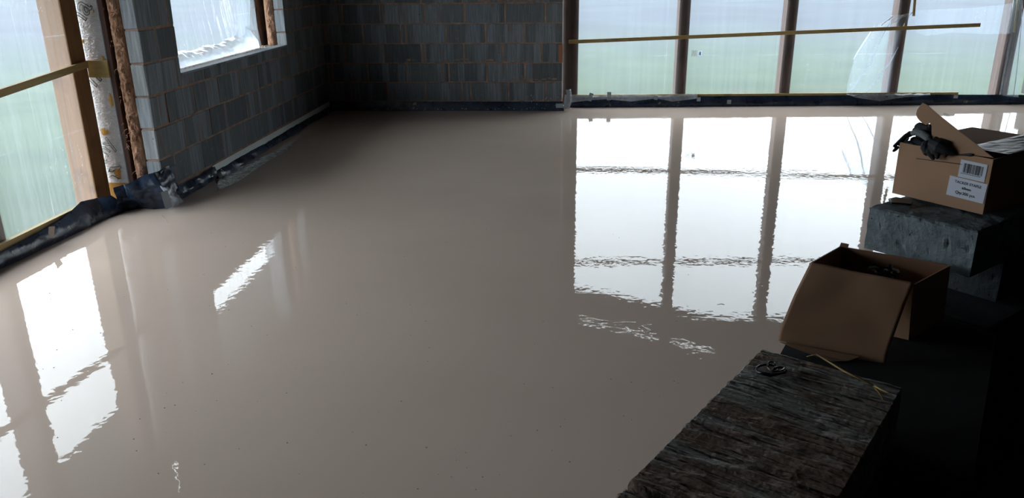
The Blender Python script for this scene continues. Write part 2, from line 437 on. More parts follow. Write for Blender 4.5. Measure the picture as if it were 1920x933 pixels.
wl = empty('wall_left', Vector((XA, 0, 0))); S(wl)
bm = bmesh.new()
for b in ((-.093, -.004, YE + .012, WY0 + .0, 0, 3.75), (-.093, -.004, WY1 + .015, D, 0, 3.75), (-.093, -.004, WY0, WY1, 0, WZ0 - .008), (-.093, -.004, WY0, WY1, WZ1, 3.75)):
    box_bm(*b, bm=bm)
link('mortar_bed', bm_mesh('mortar_bed', bm), wl, M_MORTAR)
def spans(k):
    y = YE; out_ = []; first = True
    while y < D - .02:
        w = (.45 if k % 2 else .225) if first else .45
        if random.random() < .12 and not first: w = .33
        first = False; w = min(w, D - y)
        out_.append((y, y + w)); y += w
    return out_
for k in range(16):
    za, zb = Z0 + .225 * k, Z0 + .225 * (k + 1)
    for (a, b) in spans(k):
        segs = [(a, b, za, zb)]
        if zb > WZ0 and za < WZ1 - .02:
            segs = []
            if a < WY0: segs.append((a, min(b, WY0 + .01), za, zb))
            if b > WY1: segs.append((max(a, WY1), b, za, zb))
            if za < WZ0 - .02 and b > WY0 and a < WY1: segs.append((max(a, WY0 + .01), min(b, WY1), za, WZ0 + .01))
        for (a_, b_, c_, d_) in segs:
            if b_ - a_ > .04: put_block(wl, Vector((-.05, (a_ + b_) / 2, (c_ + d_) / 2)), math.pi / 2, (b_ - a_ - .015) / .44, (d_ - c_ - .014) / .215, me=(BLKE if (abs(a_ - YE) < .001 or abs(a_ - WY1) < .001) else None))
ol = empty('wall_side', Vector((PX, 0, 0))); S(ol)
bm = bmesh.new()
for b in ((0, .1, 5.50, WY0 + .02, -.1, 3.75), (0, .1, WY1 + .006, 9.7, -.1, 3.75), (0, .1, WY0, WY1 + .1, -.1, WZ0 - .03), (0, .1, WY0, WY1 + .1, WZ1, 3.75)):
    box_bm(*b, bm=bm)
link('mortar_bed', bm_mesh('mortar_bed', bm), ol, M_MORTAR)
for k in range(3, 9):
    put_block(ol, Vector((.05, WY1 + .11, Z0 + .225 * k + .13)), math.pi / 2, .5, 1)
# cavity filling of the window surround
def fibre(name, x0, x1, y0, y1, z0, z1, parent, amp=.012, n=90):
    def fn(u, v):
        a = u * math.pi; z = lerp(z0, z1, v)
        d = amp * (fbm(u * 3, z * 14, x0 * 7) + .8 * fbm(u * 9, z * 30, 3.1)) - .018 * max(0, math.cos(z * 28) - .93) / .07
        return Vector((lerp(x0, x1, u) + .2 * d, lerp(y1, y0, math.sin(a) ** .45) - d * 1.6 * math.sin(a), z))
    return link(name, mesh(name, *grid(14, n, fn), True), parent, M_FIBRE)
cb = fibre('cavity_closer', XA - .225, XA - .10, WY1 + .0, WY1 + .10, WZ0 - .02, WZ1, None, n=60); rel(cb, ol)

# sill bed: broken bits of mortar and rubble in the cavity under the sheet
def sillfn(u, v):
    x = lerp(XA - .10, XA - .30, u); y = lerp(WY0 + .005, WY1 - .005, v)
    return Vector((x, y, WZ0 - .01 + (.016 * abs(fbm(x * 30, y * 16, 1)) + .008) * math.sin(u * math.pi) ** .5))
sb = link('sill_infill', mesh('sill_infill', *grid(16, 150, sillfn)), None, M_BARK); rel(sb, ol)
sb2 = box('window_sill', (XA - .1 - PX, XA + .001 - PX, WY0 + .012, WY1 - .004, WZ0 - .012, WZ0 + .004), M_PALE, ol, .002)

# reveal faces stay bare block; sheet over the window
def win(u, v):
    y = lerp(WY0 - .02, WY1 + .06, u); z = lerp(WZ0 - .0, WZ1 + .03, v)
    f = (1 - v) ** 3
    x = PX + .085 + f * .02 * abs(math.sin(u * 60 + 6 * v + 4 * nse(u * 5, 1))) + .006 * nse(u * 14, v * 3) + .02 * f
    return Vector((x, y, z))
wp = empty('polythene_window_sheet', Vector((PX, 7, WZ0)))
rel(link('sheet', mesh('sheet', *grid(150, 40, win), True), None, M_POLY), wp)
def pile(u, v):
    y = lerp(WY0 + .01, 7.90, u); h = (.07 + .05 * abs(nse(u * 6, 2.3)) + .03 * u + .12 * math.exp(-((u - .93) / .07) ** 2))
    k = v * math.pi / 2
    x = PX + .098 + .16 * math.cos(k) * (1 - .25 * u) + .010 * nse(u * 22, v * 4)
    z = WZ0 + .006 + h * math.sin(k) ** .9 * (1 + .10 * nse(u * 30, 5)) + .010 * nse(u * 24, v * 5, 4) * math.sin(2 * k)
    return Vector((x, y, z))
rel(link('crumpled_hem', mesh('crumpled_hem', *grid(160, 16, pile), True), None, M_POLY4), wp)
tag(wp, 'clear polythene over the block wall window, crumpled in a pile on the sill', 'plastic sheet')
# hanging fold by the far reveal
hf = link('polythene_strip', mesh('polythene_strip', *grid(10, 24, lambda u, v: Vector((PX + .15 + .06 * u * v + .01 * math.sin(u * 14) + .02, lerp(7.52, 7.78, u) + .2 * v, lerp(WZ0 + .13, WZ1, v)))), True), None, M_POLY3)
tag(hf, 'loose fold of polythene hanging at the far side of the small window', 'plastic sheet')

# ------------------------------------------------------------------ side glazing (posts, sheet, battens)
posts = []
def post(name, b, label, mat=M_STUD, bev=.003):
    o = box(name, b, mat, None, bev); c = Vector(((b[0] + b[1]) / 2, (b[2] + b[3]) / 2, b[4]))
    o.data.transform(Matrix.Translation(-c)); o.location = c; return o
o = post('timber_post', (PX - .15, PX + .012, 5.11, 5.275, .02, 2.25), ''); o.data.materials[0] = M_GOLD
tag(o, 'bare golden brown jamb post beside the foil insulation strip', 'post', None)
o = post('timber_post', (PX - .17, PX - .006, 4.06, 4.185, .0, 2.25), ''); tag(o, 'post seen through polythene at the bottom left edge of the photo', 'post', 'side glazing posts')
for y in (3.05, 2.04, 1.03):
    o = post('timber_post', (PX - .17, PX - .006, y, y + .125, 0, 2.25), '')
    tag(o, 'side glazing post out of the picture, seen only reflected in the wet screed', 'post', 'side glazing posts')
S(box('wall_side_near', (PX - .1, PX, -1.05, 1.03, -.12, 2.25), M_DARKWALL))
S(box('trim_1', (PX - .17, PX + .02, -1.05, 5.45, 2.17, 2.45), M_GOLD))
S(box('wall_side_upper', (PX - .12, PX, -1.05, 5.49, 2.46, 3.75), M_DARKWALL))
S(box('roof_eaves', (-4.15, PX - .12, -1.1, 10.4, 2.22, 2.30), M_ROOF))
S(box('trim_2', (PX - .12, PX + .02, 1.0, 5.12, -.1, .065), M_BATY))
def sidep(u, v):
    y = lerp(1.0, 5.125, u); z = lerp(.06, 2.2, v)
    return Vector((PX + .002 + .004 * nse(y * 4, z * 1.2) + .003 * (1 - v) ** 4 * math.sin(y * 70), y, z))
o = link('side_polythene', mesh('side_polythene', *grid(160, 50, sidep), True), None, M_POLY)
tag(o, 'clear polythene stretched over the side opening with green ground showing through', 'plastic sheet')
p0, p1 = Vector((PX + .024, 1.4, .74)), Vector((PX + .028, 5.25, 1.022))
o = link('timber_batten', bm_mesh('b', rod(p0, p1, .022, .045)), None, M_BATY); tag(o, 'thin batten nailed across the side polythene onto the bare jamb post', 'batten', 'battens')
o = link('timber_rail', bm_mesh('b', rod((PX + .022, 1.05, .098), (PX + .022, 4.95, .098), .03, .07)), None, M_BATY); tag(o, 'yellow bottom rail under the side polythene above the black membrane', 'rail')

# cavity end between the jamb post and the inner leaf
ib = empty('insulation_board', Vector((-3.215, 5.36, 0)))
def foil(u, v):
    z = lerp(.17, 2.2, v); x = lerp(-.100, .064, u)
    return Vector((x, -.012 - .018 * math.sin(u * math.pi) ** .6 + .002 * fbm(u * 6, z * 26), z))
link('foil_face', mesh('foil_face', *grid(18, 200, foil), True), ib, M_FOIL)
box('foam_core', (-.104, .070, -.0075, .05, .03, 2.2), M_PIR, ib, .002)
# torn patches where the yellow foam shows
def torn(cx, cz, rx, rz, sd, name='torn_patch'):
    rr = random.Random(sd); P = []
    for i in range(14):
        t = i * math.pi / 7; k = rr.uniform(.7, 1.15); x = min(max(cx + rx * k * math.cos(t), -.099), .064)
        P.append(Vector((x, -.0145 - .0185 * math.sin(min(max((x + .100) / .164, 0.001), .999) * math.pi) ** .6, cz + rz * k * math.sin(t))))
    bm = bmesh.new(); c = bm.verts.new((sum(p.x for p in P) / 14, min(p.y for p in P) - .0005, cz)); vs = [bm.verts.new(p) for p in P]
    for i in range(14): bm.faces.new((c, vs[i], vs[(i + 1) % 14]))
    link(name, bm_mesh(name, bm), ib, M_PIR)
def ibz(px, py): 
    p = at_y(px, py, 5.335); return p.x + 3.215, p.z
for (px, py, rx, rz, sd) in ((222, 325, .028, .045, 1), (196, 247, .030, .028, 2), (208, 187, .016, .05, 3), (193, 108, .012, .015, 4), (176, 22, .006, .009, 5), (154, 77, .010, .016, 6)):
    a, b = ibz(px, py); torn(a, b, rx, rz, sd)
def outline_text(body, px, py, size, ang, parent, mat=M_GREEN, y=-.0335):
    cu = bpy.data.curves.new('t', 'FONT'); cu.body = body; cu.size = size; cu.fill_mode = 'NONE'; cu.bevel_depth = size * .012; cu.bevel_resolution = 0; cu.resolution_u = 4
    o = bpy.data.objects.new('t', cu); COL.objects.link(o); dg = bpy.context.evaluated_depsgraph_get(); dg.update()
    me = bpy.data.meshes.new_from_object(o.evaluated_get(dg)); bpy.data.objects.remove(o)
    a, b = ibz(px, py)
    M = Matrix.Translation((a, y, b)) @ Matrix.Rotation(-ang, 4, 'Y') @ Matrix.Rotation(math.pi / 2, 4, 'X')
    me.transform(M)
    # lettering follows the bulge of the foil and is cropped at its edges
    bm = bmesh.new(); bm.from_mesh(me)
    bmesh.ops.delete(bm, geom=[v for v in bm.verts if v.co.x > .063 or v.co.x < -.098], context='VERTS')
    for v in bm.verts:
        v.co.y = -.0160 - .018 * math.sin(min(max((v.co.x + .100) / .164, .001), .999) * math.pi) ** .6 + (v.co.y - y) * .4
    me2 = bm_mesh('printed_letters', bm); me2.materials.clear(); me2.materials.append(mat)
    return tag(link('printed_letters', me2, parent), kind='stuff')
for body, px, py, sz, an in (('ma', 130, 14, .20, .95), ('ma', 148, 68, .20, .95), ('mn', 171, 176, .20, .78), ('uny', 194, 312, .15, .98)):
    outline_text(body, px, py, sz, an, ib)
# green emblem strokes at the foot of the board
def stroke(pts, w):
    P = []
    for (px, py) in pts:
        a, b = ibz(px, py); P.append(Vector((a, -.0155 - .018 * math.sin(min(max((a + .100) / .164, .001), .999) * math.pi) ** .6, b)))
    return tube_data(P, [w * (1 if 0 < i < len(P) - 1 else .4) for i in range(len(P))], 5)
em = join_data([stroke([(203, 323), (207, 313), (222, 312), (227, 311)], .0022), stroke([(207, 314), (205, 321), (213, 321), (218, 316)], .0035), stroke([(211, 319), (216, 318)], .006),
                stroke([(224, 308), (228, 313), (221, 322)], .002), stroke([(204, 333), (212, 328), (222, 333), (228, 334)], .0025), stroke([(214, 330), (221, 328)], .004)])
link('printed_emblem', mesh('printed_emblem', *em), ib, M_GREEN)
tag(ib, 'foil faced insulation board with green printed letters between jamb post and block wall', 'insulation')
p_a, p_b = at_y(185, 113, 5.31), at_y(185, 145, 5.31)
o = box('timber_noggin', (-3.285, -3.135, 5.30, 5.33, p_b.z, p_a.z), M_BATX, None, .002); tag(o, 'short yellow timber block nailed across the foil insulation board', 'timber')
o = box('dark_board', (-3.141, -3.106, 5.315, 5.46, .02, 3.7), M_DARKT, None, .002); tag(o, 'narrow dark brown board standing between foil insulation and brown fibre batt', 'board')
o = box('board_edge_strip', (-3.145, -3.141, 5.312, 5.316, .1, 3.0), M_TAPE, None); tag(o, 'thin bluish edging strip along the foil side of the dark board', 'strip')
fb = empty('cavity_batt', Vector((0, 0, 0)))
fibre('fibre_roll', -3.100, -2.994, YE - .012, YE + .08, .10, 2.6, fb, .014, 220)
tufts = []
for i in range(60):
    z = random.choice([random.uniform(.45, .62), random.uniform(.2, 1.5)]); p = Vector((random.uniform(-3.1, -3.0), YE - .02, z))
    d = Vector((random.uniform(-1, 1), random.uniform(-1, -.1), random.uniform(-1, .6))) * .03
    tufts.append(tube_data([p, p + d * .6, p + d + Vector((0, 0, -.01))], [.0022, .0016, .0004], 4))
tf = link('loose_tuft', mesh('loose_tuft', *join_data(tufts)), fb, M_FIBRE); tag(tf, kind='stuff')
tag(fb, 'brown mineral fibre batt stuffed down the cavity beside the pale block ends', 'insulation')

# ------------------------------------------------------------------ glazed end wall
gpx = [(-.045, .145), (1.335, 1.465), (2.60, 2.73), (3.905, 4.035), (5.215, 5.36)]
glabs = ['dark end wall post standing against the block wall corner', 'end wall post beside the small white sticker, one bay from the block wall',
         'middle post of the glazed end wall, bare of loose sheet', 'end wall post with loose crumpled polythene hanging at its left', 'blurred end wall post in the far right corner of the room']
GR = math.atan(.0455)
for (a, b), lb in zip(gpx, glabs):
    Mx = Matrix.Translation((a, GY(a), 0)) @ Matrix.Rotation(GR, 4, 'Z')
    o = link('timber_post', bm_mesh('p', box_bm(0, b - a, .010, .175, .02, 3.7, .003)), None, M_STUD); o.matrix_world = Mx
    tag(o, lb, 'post', 'end wall posts')
def gtop(x): return 2.46 + min(max((x - .17) / 2.0, 0), 1) * .44
def gsheet(u, v):
    x = lerp(-.05, 5.50, u); z = lerp(.10, gtop(x) + .05, v)
    near = min(abs(x - (a + b) / 2) for a, b in gpx)
    w = min(1, near / .25)
    d = min(1, v * 7) * (.010 * w * nse(x * 3, z * .8) + .004 * w * nse(x * 9, z * 2)) + -.004 * (1 - v) ** 6 * math.sin(x * 24 + 3 * nse(x * 2, 1))
    return Vector((x, GY(x) - .002 + d, z))
o = link('end_polythene', mesh('end_polythene', *grid(220, 70, gsheet), True), None, M_POLY)
tag(o, 'large clear polythene sheet stretched over the posts of the end wall', 'plastic sheet')
def gp(x, z, off=.02): return Vector((x, GY(x) - off, z))
o = link('timber_batten', bm_mesh('b', rod(gp(.03, .779, .046), gp(4.857, .931, .046), .022, .042)), None, M_BATX); tag(o, 'long thin batten rising slightly across the end wall polythene', 'batten', 'battens')
o = link('timber_batten', bm_mesh('b', rod(gp(.03, 2.045, .027), gp(4.95, 2.025, .027), .022, .042)), None, M_BATX); tag(o, 'upper batten of the end wall, seen only reflected in the screed', 'batten', 'battens')
a, b = at_g(1912, -20, .02), at_g(1901, 61, .02)
o = link('timber_batten', bm_mesh('b', rod(a, b, .02, .022, up=(0, 1, 0))), None, M_BATX); tag(o, 'short upright stick of batten against the far right corner post', 'batten', 'battens')
a, b = at_g(1717, -20, .016), at_g(1713, 30, .016)
o = link('timber_batten', bm_mesh('b', rod(a, b, .02, .03, up=(0, 1, 0))), None, M_BATX); tag(o, 'short upright batten offcut nailed on the post above the loose sheet', 'batten', 'battens')
o = link('timber_rail', bm_mesh('b', rod(gp(.05, .133, .022), gp(4.75, .130, .022), .03, .030)), None, M_BATX); tag(o, 'bottom rail of the end wall under the polythene hem', 'rail')
# raking head, slot under the rafters, wall above
def prism(x0, x1, f0, f1, y0, y1, nseg=8):
    V = []; F = []
    for i in range(nseg + 1):
        x = lerp(x0, x1, i / nseg)
        for z in (f0(x), f1(x)):
            for y in (y0, y1): V.append(Vector((x, GY(x) + y, z)))
    for i in range(nseg):
        k = i * 4
        for q in ((0, 1, 5, 4), (2, 6, 7, 3), (0, 4, 6, 2), (1, 3, 7, 5)): F.append(tuple(k + j for j in q))
    F.append((0, 2, 3, 1)); k = nseg * 4; F.append((k, k + 1, k + 3, k + 2)); return V, F
s0 = lambda x: 2.80 + .27 * x
s1 = lambda x: s0(x) + (.095 if .1 < x < 3.4 else .0)
S(link('trim_3', mesh('trim_3', *prism(-.05, 5.6, gtop, lambda x: min(s0(x), 3.70), -.03, .12, 24)), None, M_ROOF))
S(link('trim_4', mesh('trim_4', *prism(-.05, 5.6, lambda x: min(s1(x), 3.72), lambda x: 3.76, 0, .12, 40)), None, M_ROOF))

# sticker and print on the end polythene
st = empty('sheet_sticker', at_g(1312.5, 100, .004)); st.rotation_euler = (0, 0, GR)
box('paper', (-.022, .022, -.001, .001, -.03, .03), M_POLY4, st)
box('print', (-.008, .009, -.002, -.001, -.020, .018), plain('pale_print_material', (120, 135, 170), .6, 60, 0), st)
tag(st, 'small white sticker on the end wall polythene, near the second post', 'sticker')
pr = empty('printed_text_panel', at_g(1302, 100, .004)); pr.rotation_euler = (0, 0, GR)
bm = bmesh.new()
for i in range(7): box_bm(-.03 + i * .0092, -.0275 + i * .0092, -.001, 0, -.04 + .008 * (i % 3), .04 - .006 * (i % 2), bm=bm)
link('print_line', bm_mesh('print_line', bm), pr, plain('brown_print_material', (130, 118, 112), .7, 60, 0)); 
tag(pr, 'faint block of brown print on the polythene left of the white sticker', 'print')

# loose sheets on the end wall
Lc = [(1697, 26), (1668, 30), (1648, 44), (1632, 62), (1612, 88), (1602, 108), (1594, 135), (1588, 160), (1586, 178)]
Rc = [(1712, 22), (1706, 30), (1699, 45), (1692, 65), (1686, 88), (1680, 108), (1675, 135), (1671, 160), (1668, 178)]
LcW = [at_g(x, y, .004) for x, y in Lc]; RcW = [at_g(x, y, .004) for x, y in Rc]
def loose(u, v):
    a = poly_at(LcW, v); b = poly_at(RcW, v); p = a.lerp(b, u)
    d = .006 * math.sin((u * 5.2 + .7 * v) * math.pi) + .008 * math.sin(u * math.pi) * v + .004 * nse(u * 5, v * 6)
    return p + Vector((0, -d - .006, 0))
o = link('loose_polythene', mesh('loose_polythene', *grid(70, 50, loose), True), None, M_POLY2)
tag(o, 'loose crumpled polythene fanning down to the floor beside the fourth post', 'plastic sheet')
# folded ridges lit through
ridges = []
for pts, w in (([(1668, 42), (1652, 72), (1640, 100), (1624, 130), (1606, 155), (1592, 178)], .006), ([(1684, 88), (1668, 118), (1654, 135), (1636, 160), (1620, 178)], .006),
               ([(1640, 48), (1622, 76), (1608, 98), (1600, 112)], .007), ([(1704, 26), (1684, 36), (1664, 50)], .004), ([(1628, 76), (1644, 72), (1654, 70)], .004)):
    Q = [at_g(x, y, .028) for x, y in pts]
    ridges.append(grid(24, 1, lambda u, v: poly_at(Q, u) + Vector(((v - .5) * w * 3.2 * math.sin(math.pi * min(max(u, .04), .96)) ** .5, -.004 * v, .002 * nse(u * 9, v)))))
rd = link('fold_ridge', mesh('fold_ridge', *join_data(ridges)), o, M_POLY4)
Tw = [at_g(x, y, .012) for x, y in ((1714, 20), (1760, 17), (1820, 15), (1870, 10), (1905, 4))]
Bw = [at_g(x, y, .012) for x, y in ((1716, 60), (1735, 67), (1785, 61), (1850, 64), (1905, 63))]
o = link('polythene_patch', mesh('polythene_patch', *grid(50, 14, lambda u, v: poly_at(Tw, u).lerp(poly_at(Bw, u), v) + Vector((0, -.008 - .008 * abs(nse(u * 8, v * 3)), 0))), True), None, M_POLY2)
tag(o, 'spare white polythene patch behind the batten end near the far right corner', 'plastic sheet')
# sheet gathered in the far right corner
Cw0 = [at_g(x, y, .03) for x, y in ((1900, -10), (1893, 60), (1880, 130), (1872, 178))]
Cw1 = [at_g(x, y, .10) for x, y in ((1917, -10), (1915, 60), (1911, 130), (1908, 182))]
o = link('gathered_polythene', mesh('gathered_polythene', *grid(24, 40, lambda u, v: poly_at(Cw0, v).lerp(poly_at(Cw1, v), u) + Vector((0, -.02 * abs(math.sin(u * 9 + 2 * v)), 0))), True), None, M_POLY2)
tag(o, 'polythene gathered in upright folds at the far right room corner', 'plastic sheet')
# pale corner blocks at the extreme right
cw = empty('wall_corner', gp(5.52, 0, .0)); S(cw)
for k in range(14): put_block(cw, Vector((.10, -.12, Z0 + .225 * k + .11)), math.pi / 2, .5 if k % 2 else 1, 1)

# ------------------------------------------------------------------ black membrane and its tape
def strip(name, bot, top, mat=M_DPM, nu=60, nv=8, bulge=.02, crump=.006, parent=None, fr=9, outv=(1, 0, 0)):
    ov = Vector(outv)
    def fn(u, v):
        a = poly_at(bot, u); b = poly_at(top, u); p = a.lerp(b, v)
        k = math.sin(v * math.pi)
        return p + ov * (bulge * k + crump * (.3 + k) * fbm(p.x * fr, p.y * fr, p.z * fr * 2)) + Vector((0, 0, crump * .4 * nse(p.y * fr * 2, p.x * fr * 2) * v))
    return link(name, mesh(name, *grid(nu, nv, fn), True), parent, mat)
def tape(parent, p, w, h, nrm=(0, -1, 0), rot=0, mat=M_TAPE):
    n = Vector(nrm).normalized(); x = Vector((0, 0, 1)).cross(n).normalized(); z = n.cross(x) * -1
    Mx = Matrix((x, n, Vector((0, 0, 1)))).transposed().to_4x4() @ Matrix.Rotation(rot, 4, 'Y'); Mx.translation = p
    V, F = grid(4, 4, lambda u, v: Mx @ Vector((w * (u - .5), .003 + .003 * nse(u * 3, v * 3, p.x * 9), h * (v - .5))))
    return link('tape', mesh('tape', V, F, True), parent, mat)
b0 = strip('membrane_upstand', [Vector((XA + .02, D - .03, -.005)), Vector((XB + .02, D - .025, -.005))], [Vector((XA, D - .004, .108)), Vector((XB, D - .004, .108))], nu=90, bulge=.006, crump=.004, outv=(0, -1, 0))
tag(b0, 'splashed black membrane strip along the foot of the back block wall', 'membrane')
tape(b0, at_y(1049, 198, D - .045), .085, .05, (0, -1, 0), 0)
tape(b0, at_y(1060, 190, D - .045), .03, .16, (0, -1, 0), .1)
sp = []
for i in range(70):
    px = random.gauss(1000, 30) if i < 45 else random.uniform(690, 930); py = random.uniform(178, 206) if i < 45 else random.uniform(203, 206)
    p = at_y(min(px, 1052), py, D - (.03 if py > 189 else .006)); s_ = random.uniform(.002, .008)
    sp.append(([p + Vector((s_ * math.cos(t) * random.uniform(.6, 1.2), -.003, s_ * math.sin(t) * random.uniform(.5, 1.4))) for t in [q * math.pi / 3 for q in range(6)]], [tuple(range(6))]))
o = link('screed_splash', mesh('screed_splash', *join_data(sp)), b0, plain('dry_splash_material', (170, 162, 152), .8, 60, 0)); tag(o, kind='stuff')
b1 = strip('membrane_upstand', [gp(x, -.005, .07 + .01 * math.sin(x * 3)) for x in (.03, 1, 2, 3, 4, 5, 5.55)], [gp(x, z, .046) for x, z in ((.03, .12), (1, .118), (2, .122), (3, .119), (4, .124), (5, .116), (5.55, .11))], nu=160, bulge=.012, crump=.008, outv=(0, -1, 0))
tag(b1, 'black membrane strip along the foot of the polythene end wall', 'membrane')
for px, py, w, h, ro in ((1142, 180, .05, .10, .0), (1107, 182, .05, .1, .3), (1230, 183, .045, .05, .1), (1310, 186, .045, .05, 0), (1367, 191, .05, .05, 0), (1792, 181, .05, .04, 0)):
    tape(b1, at_g(px, py, .075), w, h, (0, -1, 0), ro)
# hem of clear sheet lying over the membrane
hem = strip('polythene_hem', [gp(x, z, .085) for x, z in ((.05, .06), (.3, .09), (.5, .10), (.8, .07), (1.1, .105), (1.3, .065), (1.6, .10))], [gp(x, .145 + .01 * math.sin(x * 9), .045) for x in (.05, .4, .8, 1.2, 1.6)], M_POLY3, 90, 8, .012, .008, fr=9, outv=(0, -1, 0))
tag(hem, 'wrinkled polythene hem lapping over the membrane beside the block wall', 'plastic sheet')
hem2 = strip('polythene_hem', [gp(x, z, .085) for x, z in ((3.5, .10), (3.65, .075), (3.8, .055), (4.1, .10), (4.4, .12))], [gp(x, .135, .045) for x in (3.4, 3.8, 4.4)], M_POLY3, 50, 8, .02, .03, fr=14, outv=(0, -1, 0))
tag(hem2, 'crumpled hem at the foot of the loose hanging polythene', 'plastic sheet')
# corner wrap at the end of the block wall
cwv = [at_y(x, y, D - .05) for x, y in ((1061, 205), (1065, 195), (1066, 180), (1064, 168))]
o = strip('corner_wrap', [p + Vector((-.02, 0, 0)) for p in cwv], [p + Vector((.04, .05, 0)) for p in cwv], M_TAPE, 40, 6, .012, .014, fr=22, outv=(0, -1, 0))
tag(o, 'crumpled grey wrap taped up the corner where block wall meets end wall', 'wrap')

# membrane along the side glazing, folded up in a bunch at the corner, then along the left block wall
bot = [(-40, 528), (0, 505), (40, 488), (80, 468), (120, 450), (161, 430), (195, 413), (232, 398)]
top = [((-40, 496), PX + .055), ((0, 473), PX + .05), ((48, 448), PX + .05), ((93, 424), PX + .06), ((118, 409), PX + .06), ((151, 378), PX + .03), ((181, 371), PX + .04), ((208, 366), PX + .10)]
BW = [Vector((PX + .12, 1.1, -.005)), Vector((PX + .1, 2.6, -.005))] + [at_z(x, y, -.005) for x, y in bot]; TW = [Vector((PX + .05, 1.1, .11)), Vector((PX + .05, 2.6, .11))] + [at_x(x, y, X) for (x, y), X in top]
o = strip('membrane_upstand', BW, TW, nu=220, nv=12, bulge=.03, crump=.007, fr=6)
tag(o, 'crinkled black membrane along the foot of the side polythene', 'membrane')
tape(o, at_x(96, 435, PX + .115), .05, .07, (1, -.15, .2), .3, plain('mud_tape_material', (168, 156, 148), .7))
bot = [(214, 404), (235, 396), (262, 391), (288, 393), (314, 391), (330, 382), (348, 370), (376, 354), (402, 338)]
top = [((212, 352), -3.16), ((232, 343), -3.12), ((233, 347), -3.06), ((262, 333), -2.98), ((288, 323), -2.90), ((318, 312), -2.865), ((334, 347), -2.868), ((372, 330), -2.87), ((403, 310), -2.873)]
BW = [at_z(x, y, -.005) for x, y in bot]; TW = [at_x(x, y, X) for (x, y), X in top]
mb = strip('bunched_membrane', BW, TW, nu=90, nv=26, bulge=.045, crump=.035, fr=6, outv=(.75, -.65, 0))
tag(mb, 'bunched black plastic membrane crumpled around the foot of the block wall corner', 'membrane')
# the stiff corner that stands up against the wall face, and the silver fold below it
fw = [at_x(x, y, XA + .012) for x, y in ((300, 321), (330, 308), (327, 325), (333, 347), (318, 352), (305, 338))]
fl_ = link('upturned_corner', bm_mesh('f', plate_px(fw, .002)), mb, M_DPM)
tape(mb, at_x(312, 374, -2.80), .055, .13, (.9, -.6, 0), -.12)
cl = strip('clear_scrap', [at_z(318, 392, .003), at_z(345, 377, .003)], [at_x(300, 350, -2.83), at_x(316, 352, -2.83)], M_POLY3, 10, 10, .03, .03, fr=16, parent=mb, outv=(.75, -.65, 0))
# left wall membrane, white foam edge strip
ys = [6.12, 6.8, 7.4, 8.0, 8.6, 9.2, D - .01]
o = strip('membrane_upstand', [Vector((XA + .055 + .015 * math.sin(y * 5), y, -.005)) for y in ys], [Vector((XA + .012, y, .062)) for y in ys], nu=120, bulge=.012, crump=.012, fr=7)
tag(o, 'black membrane under the white foam strip of the window wall', 'membrane')
fm = strip('foam_edge_strip', [Vector((XA + .016 + .004 * math.sin(y * 7), y, .052 + .01 * math.sin(y * 3.1))) for y in ys], [Vector((XA + .006, y, .108)) for y in ys], M_FOAM, 90, 4, .004, .003, fr=6)
tag(fm, 'white foam edging strip running along the foot of the window wall', 'strip')

oa = [at_z(x, y, .004) for x, y in ((403, 338), (440, 318), (500, 290), (560, 262))]; ob_ = [at_z(x, y, .004) for x, y in ((411, 358), (450, 340), (500, 305), (538, 283))]
o = link('polythene_offcut', mesh('polythene_offcut', *grid(60, 8, lambda u, v: poly_at(oa, u).lerp(poly_at(ob_, u), v) + Vector((0, 0, .004 * math.sin(v * math.pi) + .008 * v ** 6))), True), None, mat_poly('thin_polythene_material', .03, .02, .08, facing=.04))
tag(o, 'thin clear polythene ribbon lying on the screed below the white foam strip', 'plastic sheet')
# small rubble and scraps on the cavity floor, thin sill scrap
# ------------------------------------------------------------------ things on the screed
bub = []
for i in range(150):
    px, py = random.uniform(40, 1300), random.uniform(420, 925)
    p = at_z(px, py, 0)
    if (p - FLc).dot(NA) > -.12: continue
    r_ = random.uniform(.0012, .0032)
    V, F = [], []
    for j in range(3):
        for k in range(7):
            t = k * 2 * math.pi / 7; rr_ = r_ * math.cos(j * .6); V.append(p + Vector((rr_ * math.cos(t), rr_ * math.sin(t), r_ * .8 * math.sin(j * .6) + .0001)))
    for j in range(2):
        for k in range(7): F.append((j * 7 + k, j * 7 + (k + 1) % 7, (j + 1) * 7 + (k + 1) % 7, (j + 1) * 7 + k))
    F.append(tuple(14 + k for k in range(7))); bub.append((V, F))
o = link('screed_bubbles', mesh('screed_bubbles', *join_data(bub), True), None, plain('bubble_material', (160, 150, 140), .15, 60, 0)); tag(o, 'tiny bubbles and grit specks scattered over the wet screed', 'bubbles', kind='stuff')
rip = []
for pts in ([(1097, 594), (1112, 597), (1124, 600), (1136, 603)], [(1150, 604), (1170, 604), (1192, 604)], [(1197, 614), (1204, 611), (1214, 616), (1222, 620), (1212, 622)], [(1206, 609), (1222, 608)], [(1345, 571), (1352, 569), (1358, 571)], [(408, 352), (414, 362)], [(303, 403), (314, 416)]):
    P = [at_z(x, y, .0002) for x, y in pts]; rip.append(tube_data(P, [.006 if 0 < i < len(P) - 1 else .003 for i in range(len(P))], 8, .25))
o = link('screed_ridges', mesh('screed_ridges', *join_data(rip), True), None, M_SCREED); tag(o, 'small curled ridges where the wet screed last moved', 'ridges', kind='stuff')

